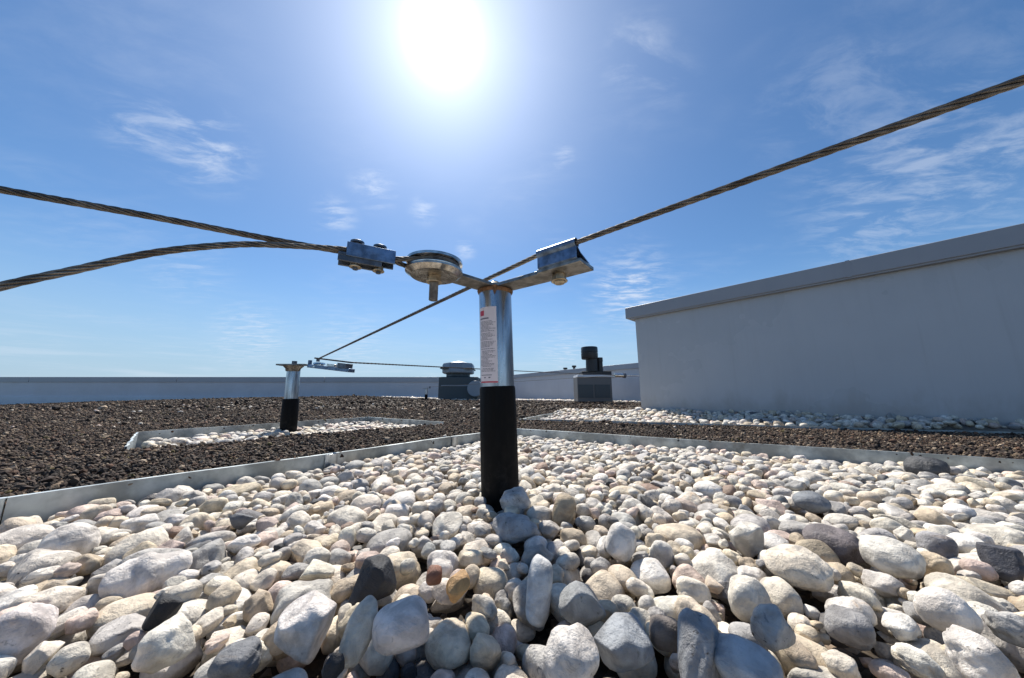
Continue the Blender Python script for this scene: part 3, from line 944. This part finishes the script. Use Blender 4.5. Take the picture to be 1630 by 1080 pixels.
# overlapping joint plates on the edging
for t_ in (.36, .71):
    q = Lc + (FC - Lc) * t_; d_ = (FC - Lc) / np.linalg.norm(FC - Lc)
    nn = np.array([d_[1], -d_[0]])
    MB().box([*(q + nn * .0022), -.008], (.03, .0012, .056), (np.array([*d_, 0]), np.array([*nn, 0]), np.array([0, 0, 1.]))).build('joint_plate', M['galv'], tE, bevel=.0003)
edging('metal_edging', [([b2[0], b2[1]], 1), ([b2[1], b2[2]], 1), ([b2[2], b2[3]], 1), ([b2[3], b2[0]], 9)], (b2[1][0], b2[1][1], 0),
       'low metal edging around the small pebble bed of the farther post', .024)
edging('metal_edging', [([b3[8], b3[0]], 1), ([b3[0], b3[1]], 1), ([b3[1], b3[2]], 1), ([b3[2], b3[3]], 1), ([b3[3], b3[4]], 1)], (b3[1][0], b3[1][1], 0),
       'metal edging of the pebble strip running before the grey housing', .026)

# ------------------------------------------------------------------ anchor posts
def tube_parts(root, base, top, rt_=.0302, rs_=.0318, zs=.178, seg=48):
    ax = (top - base) / (top[2] - base[2])
    at_ = lambda z: base + ax * (z - base[2])
    m_ = MB().lathe(at_(zs - .01), at_(top[2]) - at_(zs - .01), [(0, rt_), (.97, rt_), (1, rt_ - .001)], seg)
    tb = m_.build('tube', M['galv'], root)
    MB().lathe(at_(-.05), at_(zs) - at_(-.05), [(0, rs_), (.5, rs_ + .0005), (.985, rs_), (1, rs_ - .0012)], seg).build('sleeve', M['sleeve'], root)
    w = MB().lathe(at_(top[2] - .006), np.array([0, 0, .006]), [(0, rt_ + .0003), (.4, rt_ + .0022), (1, rt_ + .0035)], seg)
    w.build('weld_seam', M['weld'], root)
    return at_

root = empty('anchor_post', POST * [1, 1, 0], 'large steel and black sleeved anchor post standing in the foreground pebbles', 'anchor post', 'roof anchor posts')
at_ = tube_parts(root, POST, PTOP)
ZP = .357            # underside of the arm plate
TH = .006
pc = np.array([PTOP[0], PTOP[1]])
PUL = np.array([-.1255, .491]); BOLT = np.array([.077, .496])
def arm(a, b_, w0, w1, ext=0.0):
    d_ = (b_ - a) / np.linalg.norm(b_ - a); nn = np.array([-d_[1], d_[0]])
    b2_ = b_ + d_ * ext
    return [a - nn * w0, b2_ - nn * w1, b2_ + nn * w1, a + nn * w0]
hub = MB().lathe([pc[0], pc[1], ZP - .0006], [0, 0, TH + .0012], [(0, .031), (.1, .032), (.9, .032), (1, .031)], 48)
hub.build('top_plate', M['dullsteel'], root)
o = MB().prism(arm(pc, PUL, .020, .020), ZP, ZP + TH).build('arm', M['dullsteel'], root, bevel=.0008)
o = MB().prism(arm(pc, BOLT, .019, .021, .012), ZP - .0003, ZP + TH + .0003).build('arm', M['dullsteel'], root, bevel=.0008)
MB().lathe([pc[0] + .0, pc[1] - .012, ZP + TH], [0, 0, .009], [(0, .009), (.5, .009), (.8, .007), (1, .003)], 24).build('cap_bolt', M['darksteel'], root)
# vertical weld drip below the plate
MB().lathe([pc[0] + .001, pc[1] - .0305, ZP - .016], [0, 0, .016], [(0, .0008), (.4, .003), (1, .006)], 12).build('weld_run', M['weld'], root)
# sticker wrapped on the tube
stk = []
c0 = lambda z: at_(z)
def on_tube(ang, z, r):
    p = c0(z); return np.array([p[0] + r * math.sin(ang), p[1] - r * math.cos(ang), z])
a0, a1 = R(-66), R(5); z0, z1 = .1835, .3185
vs, fs = [], []
for j in range(9):
    for i in range(17):
        vs.append(on_tube(a0 + (a1 - a0) * i / 16, z0 + (z1 - z0) * j / 8, .03055))
for j in range(8):
    for i in range(16):
        q = j * 17 + i; fs.append((q, q + 1, q + 18, q + 17))
stick = MB().add(vs, fs).build('sticker', M['sticker'], root)
def printed(rects, name, m_, r_=.03075):
    mb = MB()
    for (u0, u1, v0, v1) in rects:
        k = max(2, int(18 * (u1 - u0))); vs = []
        for v in (v0, v1):
            for i in range(k + 1):
                vs.append(on_tube(a0 + (a1 - a0) * (u0 + (u1 - u0) * i / k), z0 + (z1 - z0) * v, r_))
        mb.add(vs, [(i, i + 1, i + k + 2, i + k + 1) for i in range(k)])
    return mb.build(name, m_, stick)
printed([(.06, .36, .885, .955)], 'logo', M['red'])
printed([(.02, 1.0, .002, .020)], 'border_line', M['red'])
rr = random.Random(3)
lines = [(.06, .62, .835, .853)]
v = .80
while v > .14:
    u = .08 if rr.random() < .8 else .2
    end = rr.uniform(.55, .95)
    while u < end:
        w_ = rr.uniform(.05, .16)
        lines.append((u, min(u + w_, end), v, v + .007)); u += w_ + .025
    v -= .0165
    if rr.random() < .16: v -= .012
lines += [(.08, .72, .095, .104), (.30, .40, .06, .075), (.55, .65, .06, .075)]
printed(lines, 'print', M['ink'])
# pulley
pz = ZP + TH
c3 = np.array([PUL[0], PUL[1], 0])
d1 = MB().lathe(c3 + [0, 0, ZP - .0065], [0, 0, .0085], [(0, .037), (.55, .0435), (.7, .0455), (1, .0455)], 64)
pul = d1.build('pulley', M['polished'], root)
MB().lathe(c3 + [0, 0, ZP + TH - .0055], [0, 0, .0070], [(0, .0440), (.3, .0452), (.5, .0452), (1, .0360)], 64).build('lower_flange', M['steel'], pul)
MB().lathe(c3 + [0, 0, ZP + TH - .002], [0, 0, .0092], [(0, .0375), (.5, .0345), (1, .0375)], 64).build('groove', M['darksteel'], pul)
MB().lathe(c3 + [0, 0, ZP + TH + .0055], [0, 0, .0080], [(0, .0350), (.40, .0446), (.9, .0446), (1, .0420)], 64).build('upper_flange', M['steel'], pul)
mb = MB().cyl(c3 + [0, 0, ZP - .046], c3 + [0, 0, ZP + .019], .0066, seg=24)
for i in range(22):
    zz = ZP - .0455 + i * .0017
    mb.lathe(c3 + [0, 0, zz], [0, 0, .0012], [(0, .0066), (.5, .0072), (1, .0066)], 24, cap=False)
mb.build('threaded_rod', M['dullsteel'], root)
hexnut(MB(), c3 + [0, 0, ZP - .0155], (0, 0, 1), .0112, .0095, .0125).build('nut', M['brass'], root, bevel=.0008)
hexnut(MB(), c3 + [0, 0, ZP + TH + .0135], (0, 0, 1), .010, .004).build('nut', M['steel'], root, bevel=.0006)
# cable guide, triangular folded sheet
gd = np.array([.780, -.626]); gd /= np.linalg.norm(gd); gn_ = np.array([-gd[1], gd[0]])       # away from the camera
GC = np.array([.0700, .4690]); ZC = .3880; GL = .0345
a3 = np.array([*gd, 0]); n3_ = np.array([*gn_, 0]); u3 = np.array([0, 0, 1.])
gp = lambda s, q, z: np.array([*(GC + gd * s + gn_ * q), z])
gbase = ZP + TH + .0006
def slab(mb, prof, s0, s1, th):
    """open profile (q, z) swept along the cable direction with thickness"""
    prof = [np.array(p, float) for p in prof]
    k = len(prof); off = []
    for i in range(k):
        t = prof[min(i + 1, k - 1)] - prof[max(i - 1, 0)]; t /= np.linalg.norm(t)
        off.append(prof[i] + np.array([-t[1], t[0]]) * th)
    ring = prof + off[::-1]
    m_ = len(ring)
    vs = [gp(s0, q, z) for q, z in ring] + [gp(s1, q, z) for q, z in ring]
    fs = [(i, (i + 1) % m_, m_ + (i + 1) % m_, m_ + i) for i in range(m_)]
    fs += [(i, i + 1, m_ - 2 - i, m_ - 1 - i) for i in range(k - 1)] + [(m_ + m_ - 1 - i, m_ + m_ - 2 - i, m_ + i + 1, m_ + i) for i in range(k - 1)]
    return mb.add(vs, fs)
gdo = slab(MB(), [(.0440, gbase + .001), (.0015, gbase), (-.001, gbase + .001), (-.001, ZC - .0045)], -GL, GL, .0022).build('cable_guide', M['bluezinc'], root)
slab(MB(), [(.0010, ZC - .0058), (.012, ZC - .013), (.042, gbase + .0035)], -GL + .004, GL, .0020).build('sloping_plate', M['bluezinc'], gdo)
prof = [(.0062 * math.cos(a), ZC + .0062 * math.sin(a)) for a in np.linspace(R(250), R(250 - 300), 18)]
slab(MB(), prof, -GL, GL, .0013).build('cable_sleeve', M['bluezinc'], gdo)
MB().box(np.array([*(GC + gn_ * .024), ZP + TH * .5 + .0002]), (.078, .047, TH + .0002), (a3, n3_, u3)).build('guide_plate', M['dullsteel'], root, bevel=.001)
b3d = np.array([BOLT[0], BOLT[1], 0])
hexnut(MB(), b3d + [0, 0, ZP - .0115], (0, 0, 1), .0118, .0112, .0135).build('bolt_head', M['brass'], root, bevel=.001)
MB().lathe(b3d + [0, 0, ZP - .0165], [0, 0, .006], [(0, .0078), (.3, .0096), (1, .0096)], 24).build('bolt_end', M['brass'], root)

# ------------------------------------------------------------------ cables at the main post
zc_ = ZP + TH + .0035
cl0, cl1 = P(552, 401, .463), P(628, 415, .492)
cl0[2] = zc_ + .0008; cl1[2] = zc_
cdir = (cl1 - cl0) / np.linalg.norm(cl1 - cl0)
cnn = np.array([-cdir[1], cdir[0], 0])
# main line: from the left edge through the clamp, round the pulley and back out as the lower tail
h5 = .0052
loop = []
gr = .0375
base_a = math.atan2((cl1 - c3)[1], (cl1 - c3)[0])
for a in np.linspace(base_a - R(78), base_a - R(282), 13):
    loop.append(np.array([c3[0] + gr * math.cos(a), c3[1] + gr * math.sin(a), zc_]))
up_in = [P(-340, 225, .22), P(-100, 283, .30), P(0, 302, .34), P(230, 343, .375), P(430, 381, .43)]
pts_up = up_in + [cl0 + cnn * h5, (cl0 + cl1) / 2 + cnn * h5, cl1 + cnn * h5]
low = [P(-260, 560, .24), P(-120, 497, .26), P(0, 457, .290), P(120, 430, .32), P(250, 402, .355), P(370, 390, .395), P(450, 391, .43)]
pts_low = low + [cl0 - cnn * h5, (cl0 + cl1) / 2 - cnn * h5, cl1 - cnn * h5]
side0 = np.dot(loop[0] - cl1, cnn)
lp = loop if side0 > 0 else loop[::-1]
mb = rope_mesh(MB(), pts_up + lp + [cl1 - cnn * h5] + pts_low[::-1][1:], step=.0022)
o = mb.build('steel_cable', M['rope'], origin=pts_up[5])
tag(o, 'twisted steel cable looped round the pulley, both ends running off to the left', 'steel cable', 'lifeline cables')
# clamp
clamp = empty('cable_clamp', (cl0 + cl1) / 2, 'blue grey two-bolt clamp gripping both cable ends beside the pulley', 'cable clamp')
ax_ = (cdir, cnn, np.cross(cdir, cnn))
cc_ = (cl0 + cl1) / 2; Lh = np.linalg.norm(cl1 - cl0)
top = MB()
top.box(cc_ + [0, 0, .0078], (Lh, .026, .004), ax_)
top.box(cc_ - cnn * .0115 + [0, 0, -.0020], (Lh, .003, .0190), ax_)
top.box(cc_ + cnn * .0115 + [0, 0, -.0020], (Lh, .003, .0190), ax_)
top.build('upper_channel', M['bluezinc'], clamp, bevel=.0008)
bot = MB()
sh = -cdir * .014
bot.box(cc_ + sh + [0, 0, -.0088], (Lh * .88, .023, .0050), ax_)
bot.box(cc_ + sh - cnn * .0098 + [0, 0, -.0135], (Lh * .88, .003, .0120), ax_)
bot.box(cc_ + sh + cnn * .0098 + [0, 0, -.0135], (Lh * .88, .003, .0120), ax_)
bot.build('lower_channel', M['darksteel'], clamp, bevel=.0008)
for s_ in (-.020, .011):
    q = cc_ + cdir * s_
    b_ = MB().lathe(q + [0, 0, .0096], [0, 0, .0095], [(0, .0062), (.45, .0062), (.5, .0095), (.8, .0095), (1, .006)], 24)
    b_.cyl(q + [0, 0, -.026], q + [0, 0, .0098], .0035, seg=16)
    bo = b_.build('bolt', M['darksteel'], clamp)
    hexnut(MB(), q + [0, 0, -.0215], (0, 0, 1), .0075, .0065, .0085).build('nut', M['brass'], bo, bevel=.0006)

# right-hand long cable through the guide to the farther post
R_END = P(1630, 127.5, .246); R_MID = P(1300, 243, .335)
gA, gB = gp(-GL, 0, ZC), gp(GL, 0, ZC)
S2 = np.array([-.99, 1.62, .3475])
farext = R_END + (R_END - gB) / np.linalg.norm(R_END - gB) * .75
mb = rope_mesh(MB(), [gA, gB], step=.0025)
mb = rope_mesh(mb, [gB, gB + (R_END - gB) * .5, R_END, farext], step=.0022)
mb = rope_mesh(mb, [S2, S2 + (gA - S2) * .5, gA], step=.006)
o = mb.build('steel_cable', M['rope'], origin=gA)
tag(o, 'long taut steel cable running through the guide to the farther post', 'steel cable', 'lifeline cables')

# ------------------------------------------------------------------ second post
r2 = empty('anchor_post', P2 * [1, 1, 0], 'smaller-looking anchor post farther back in its own small pebble bed on the left', 'anchor post', 'roof anchor posts')
at2 = tube_parts(r2, P2, P2T, .030, .0365, .150, 40)
zz = P2T[2] + .001
p2c = P2T[:2]
mbx = MB().box([p2c[0] - .005, p2c[1], zz + .004], (.150, .045, .0075)); mbx.build('top_plate', M['dullsteel'], r2, bevel=.001)
MB().lathe([p2c[0] - .0, p2c[1] - .005, zz - .030], [0, 0, .0285], [(0, .031), (.5, .034), (1, .048)], 32).build('gusset', M['dullsteel'], r2)
hexnut(MB(), np.array([p2c[0], p2c[1], zz + .0075]), (0, 0, 1), .013, .016, .015).build('cap_bolt', M['darksteel'], r2)
a2_ = P(494, 583, 1.63); e2_ = P(560, 590.5, 1.50)
q2 = a2_ - e2_; q2d = -q2 / np.linalg.norm(q2); q2n = np.array([-q2d[1], q2d[0], 0]); q2n /= np.linalg.norm(q2n)
MB().box((a2_ + e2_) / 2, (np.linalg.norm(q2), .034, .017), (q2d, q2n, np.cross(q2d, q2n))).build('arm', M['bluezinc'], r2, bevel=.0015)
hexnut(MB(), P(493, 582, 1.63), (0, 0, 1), .010, .026, .013).build('bolt', M['bluezinc'], r2)
pcg = P(508, 583, 1.62)
MB().lathe(pcg + [0, 0, -.010], [0, 0, .026], [(0, .030), (.3, .030), (.42, .021), (.6, .021), (.7, .028), (1, .026)], 32).build('pulley', M['steel'], r2)
MB().box(P(549, 583, 1.52), (.058, .040, .024), (q2d, q2n, np.cross(q2d, q2n))).build('end_block', M['darksteel'], r2, bevel=.001)
MB().box(P(529, 582, 1.57), (.055, .022, .012), (q2d, q2n, np.cross(q2d, q2n))).build('cable_stop', M['steel'], r2, bevel=.001)
hexnut(MB(), P(506, 576, 1.62), (0, 0, 1), .009, .016).build('bolt', M['darksteel'], r2)

# small far posts and their cables
def small_post(base, h, label):
    t = empty('anchor_post', base, label, 'anchor post', 'roof anchor posts')
    base = np.array(base)
    MB().cyl(base, base + [0, 0, h * .5], .034, seg=20).build('sleeve', M['sleeve'], t)
    MB().cyl(base + [0, 0, h * .49], base + [0, 0, h], .030, seg=20).build('tube', M['galv'], t)
    MB().box(base + [0, 0, h + .003], (.20, .05, .006)).build('top_plate', M['dullsteel'], t)
    MB().cyl(base + [.08, 0, h + .006], base + [.08, 0, h + .05], .016, seg=16).build('bolt', M['darksteel'], t)
    return t
P3 = P(678, 640, 7.6); P3[2] = gz(P3[0], P3[1])
h3 = P(678, 618.5, 7.6)[2] - P3[2]
small_post(P3, h3, 'tiny distant anchor post left of the roof fan')
P4 = P(1034, 640, 4.9); P4[2] = gz(P4[0], P4[1]); t4z = P(1034, 599, 4.9)[2]
small_post(P4, t4z - P4[2], 'anchor post hidden behind the corner of the grey housing')
T1, T0 = P(1006, 598.5, 4.85), P(978, 597.5, 4.80)
cB = [P(560, 577.5, 1.50), (P(560, 577.5, 1.50) + T0) / 2 + [0, 0, -.004], T0]
o = rope_mesh(MB(), [S2 + [.0, -.02, .004]] + [cB[0]], step=.01, sides=5)
o = rope_mesh(o, cB, step=.02, sides=5).build('steel_cable', M['rope'], origin=cB[0])
tag(o, 'thin far cable from the farther post to the shock absorber', 'steel cable', 'lifeline cables')
P3t = P3 + [0, 0, h3 + .03]
o = rope_mesh(MB(), [P3t, T0 + [0, 0, -.006]], step=.03, sides=5).build('steel_cable', M['rope'], origin=P3t)
tag(o, 'faint distant cable passing before the roof fan to the tiny post', 'steel cable', 'lifeline cables')
tn = empty('shock_absorber', (T0 + T1) / 2, 'small silver in-line shock absorber on the far cable beside the housing', 'shock absorber')
d_ = T1 - T0
MB().cyl(T0, T0 + d_ * .5, .030, seg=20).build('cylinder', M['steel'], tn)
MB().cyl(T0 + d_ * .5, T0 + d_ * .62, .038, seg=20).build('collar', M['darksteel'], tn)
MB().cyl(T0 + d_ * .62, P4 + [0, 0, t4z - P4[2] + .01], .010, seg=12).build('rod', M['steel'], tn)

# ------------------------------------------------------------------ grey housing on the right
HZ = P(1012, 490, 1)[2]
tw = ray(1012, 500); WH = CAMH + tw[2] / tw[1] * WA[1]
WH_TOP = .860
bl = empty('roof_housing', (WA[0], WA[1], 0), 'tall blue grey clad roof housing with a projecting coping on the right', 'roof housing')
E0 = WA; E1 = WA + wd * 3.4; back = -wn * 3.2
poly = [E0, E1, E1 + back, E0 + back]
mbw = MB().prism([tuple(p) for p in poly], -.1, WH_TOP - .06)
mbw.build('wall', M['wall'], bl, smooth=False)
ov = .035
def coping(s0, s1, zoff=0.0):
    a = WA + wd * s0 + wn * ov; b_ = WA + wd * s1 + wn * ov
    m_ = MB()
    o2 = back * 1.0 - wn * ov * 2
    m_.prism([tuple(a), tuple(b_), tuple(b_ + o2), tuple(a + o2)], WH_TOP - .088 + zoff, WH_TOP + zoff)
    return m_.build('coping', M['coping'], bl, bevel=.003)
coping(-.062, 1.1795); coping(1.181, 2.2); coping(2.2015, 3.5)
# drip return and the joint covers
for sj in (1.1802, 2.2008):
    q = WA + wd * sj + wn * (ov + .0012)
    MB().box([*q, WH_TOP - .0445], (.016, .0016, .0905), (np.array([*wd, 0]), np.array([*wn, 0]), np.array([0, 0, 1.]))).build('joint_cover', M['coping'], bl)
q = WA + wd * 1.7 + wn * .0015
MB().box([*(WA + wd * 1.65 + wn * .0145), WH_TOP - .0925], (3.36, .027, .008), (np.array([*wd, 0]), np.array([*wn, 0]), np.array([0, 0, 1.]))).build('drip_edge', M['coping'], bl)

# ------------------------------------------------------------------ parapets
def wall_run(name, a, b_, ztop, zbot, thick, label, cop=.07, inward=(0, -1), mw='parapet', joints=0):
    a, b_ = np.array(a), np.array(b_); d_ = (b_ - a) / np.linalg.norm(b_ - a); nn = np.array([-d_[1], d_[0]])
    if np.dot(nn, inward) < 0: nn = -nn
    t = empty(name, (a[0], a[1], 0), label, 'parapet', 'parapets at the roof edge')
    MB().prism([tuple(a), tuple(b_), tuple(b_ - nn * thick), tuple(a - nn * thick)], zbot, ztop - cop * .5).build('wall', M[mw], t, smooth=False)
    o_ = .03
    L = np.linalg.norm(b_ - a); k = max(1, joints)
    for i in range(k):
        s0, s1 = a + d_ * (L * i / k + .012), a + d_ * (L * (i + 1) / k - .012)
        MB().prism([tuple(s0 + nn * o_), tuple(s1 + nn * o_), tuple(s1 - nn * (thick + o_)), tuple(s0 - nn * (thick + o_))], ztop - cop, ztop).build('coping', M['capping'], t, bevel=.004)
    return t, d_, nn
ZL = P(0, 600.5, 12)[2]; ZL2 = P(700, 603, 12)[2]
pt, d_, nn = wall_run('parapet', PL0, PL1, ZL, -.5, .3, 'long low grey parapet across the back on the left', cop=.19, joints=5)
# membrane upstand at its foot
a, b_ = PL0, PL1
MB().prism([tuple(a + nn * .05), tuple(b_ + nn * .05), tuple(b_ - nn * .02), tuple(a - nn * .02)], -.5, .165).build('membrane_upstand', M['flash'], pt)
ZR = P(1020, 578.5, 6.45)[2]
pt, d_, nn = wall_run('parapet', PL1 + [.02, 0], PR1 + (PR1 - PL1) * .3, ZR, -.3, .3, 'grey parapet running forward behind the black chimney cowl', cop=.11, inward=(-1, -.2), joints=4)
for k, px in enumerate((893, 907)):
    q = P(px, 586, 9.8 - k * .3)
    t_ = (px - 752) / (1040 - 752)
    # where the sight line meets the parapet
    r_ = ray(px, 586); A_ = np.array([[r_[0], -(PR1 - PL1)[0]], [r_[1], -(PR1 - PL1)[1]]]); sol = np.linalg.solve(A_, PL1)
    xy = PL1 + (PR1 - PL1) * sol[1]
    t = empty('vent_pipe', (xy[0], xy[1] , ZR), ['short stubby vent pipe on the far parapet, left of its taller twin', 'slightly taller stubby vent pipe on the far parapet'][k], 'vent pipe', 'vent pipes on the parapet')
    xy = xy - nn * .15
    hh = (.03, .06)[k]
    MB().cyl([xy[0], xy[1], ZR - .005], [xy[0], xy[1], ZR + hh], .03, seg=16).build('pipe', M['blackpl'], t)
    MB().cyl([xy[0], xy[1], ZR + hh - .002], [xy[0], xy[1], ZR + hh + .04], .055, seg=16).build('cap', M['blackpl'], t)

# ------------------------------------------------------------------ roof fan
D = 9.5; u = D / F
fx = P(729, 620, D); gzf = .02
def zof(py, d=D): return P(CX, py, d)[2]
fan = empty('roof_fan', (fx[0], fx[1], gzf), 'dark cabinet roof fan with an octagonal grey cap behind the main post', 'roof fan')
zt0, zt1 = zof(578.5), zof(595.5)
MB().box([P(733, 600, D)[0], fx[1], (zof(601.5) + gzf - .05) / 2], (60 * u, .9, zof(601.5) - gzf + .05)).build('cabinet', M['ahudark'], fan, bevel=.02)
MB().lathe([fx[0], fx[1], zof(602)], [0, 0, zof(594.5) - zof(602)], [(0, 18 * u), (.3, 19.5 * u), (1, 19 * u)], 8, x=(math.cos(R(22.5)), math.sin(R(22.5)), 0)).build('neck', M['ahudark'], fan)
cap = MB().lathe([fx[0], fx[1], zt1], [0, 0, zt0 - zt1], [(0, 24 * u), (.10, 26.0 * u), (.80, 26.1 * u), (1, 24 * u)], 8, x=(math.cos(R(22.5)), math.sin(R(22.5)), 0)).build('cap', M['ahu'], fan, bevel=.008)
MB().lathe([fx[0], fx[1], zt0 - .004], [0, 0, .085], [(0, 17 * u), (.45, 13 * u), (.8, 6 * u), (1, 1.5 * u)], 16).build('crown', M['flash'], fan)
MB().box([fx[0], fx[1], (zt0 * .45 + zt1 * .55)], (50 * u, 46 * u, .03)).build('band', M['ahudark'], fan, bevel=.004)
dk = P(757, 619, 9.0)
MB().cyl([dk[0], dk[1] - .12, dk[2]], [dk[0], dk[1] + .4, dk[2]], .22, seg=40).build('duct', M['ahu'], fan, bevel=.01)
MB().box([P(733, 614, 9)[0], fx[1] - .455, P(CX, 614, 9.0)[2]], (60 * u, .012, .03)).build('rail', M['ahu'], fan)

# ------------------------------------------------------------------ black cowl vent on a cabinet
D = 6.0; u = D / F
vx = P(947, 620, D)
vt = empty('vent_cabinet', (vx[0], vx[1], .06), 'dark grey cabinet with two darker panels carrying a black chimney cowl', 'vent cabinet')
zt, zb_ = zof(599.5, D), zof(640, D)
MB().box([vx[0], vx[1] + .2, (zt + zb_) / 2], (55 * u, .4, zt - zb_)).build('cabinet', M['cabinet'], vt, bevel=.01)
for k, (x0, x1) in enumerate(((921, 944), (947, 971))):
    cx_ = P((x0 + x1) / 2, 620, D)[0]
    fr = MB().box([cx_, vx[1] - .006, (zof(612.5, D) + zof(633.5, D)) / 2], ((x1 - x0) * u, .014, zof(612.5, D) - zof(633.5, D))).build('panel', M['ahudark'], vt)
MB().box([P(953, 600, D)[0], vx[1] + .2, (zof(597.3, D) + zof(600, D)) / 2], (66 * u, .44, zof(597.3, D) - zof(600, D) + .01)).build('lid', M['flash'], vt, bevel=.006)
MB().box([P(952, 594, D)[0], vx[1] + .2, (zof(590.5, D) + zof(596.5, D)) / 2], (48 * u, .34, zof(590.5, D) - zof(596.5, D))).build('base_frame', M['blackpl'], vt, bevel=.01)
cxp = P(940.5, 580, D + .2)
uu = (D + .2) / F
z_ = lambda py: zof(py, D + .2)
MB().lathe([cxp[0] + 1.5 * uu, cxp[1], z_(592)], [0, 0, z_(571) - z_(592)], [(0, 9.5 * uu), (.9, 9.2 * uu), (1, 9.2 * uu)], 32).build('chimney_pipe', M['blackpl'], vt)
MB().lathe([cxp[0] - 1.5 * uu, cxp[1], z_(572)], [0, 0, z_(552.5) - z_(572)], [(0, 12.2 * uu), (.08, 13 * uu), (.48, 13.2 * uu), (.5, 12.4 * uu), (.54, 12.4 * uu), (.56, 13.2 * uu), (.95, 13 * uu), (1, 12.4 * uu)], 32).build('cowl', M['blackpl'], vt)
q = P(955, 580, D + .2)
MB().lathe([q[0], q[1], z_(592)], [0, 0, z_(569.5) - z_(592)], [(0, 4.4 * uu), (.7, 4.2 * uu), (.72, 4.8 * uu), (1, 4.6 * uu)], 24).build('side_pipe', M['blackpl'], vt)

print('pebbles', len(main.stones), len(bed2.stones), len(bed3.stones), 'stuff verts', nv, 'grains verts', gn)
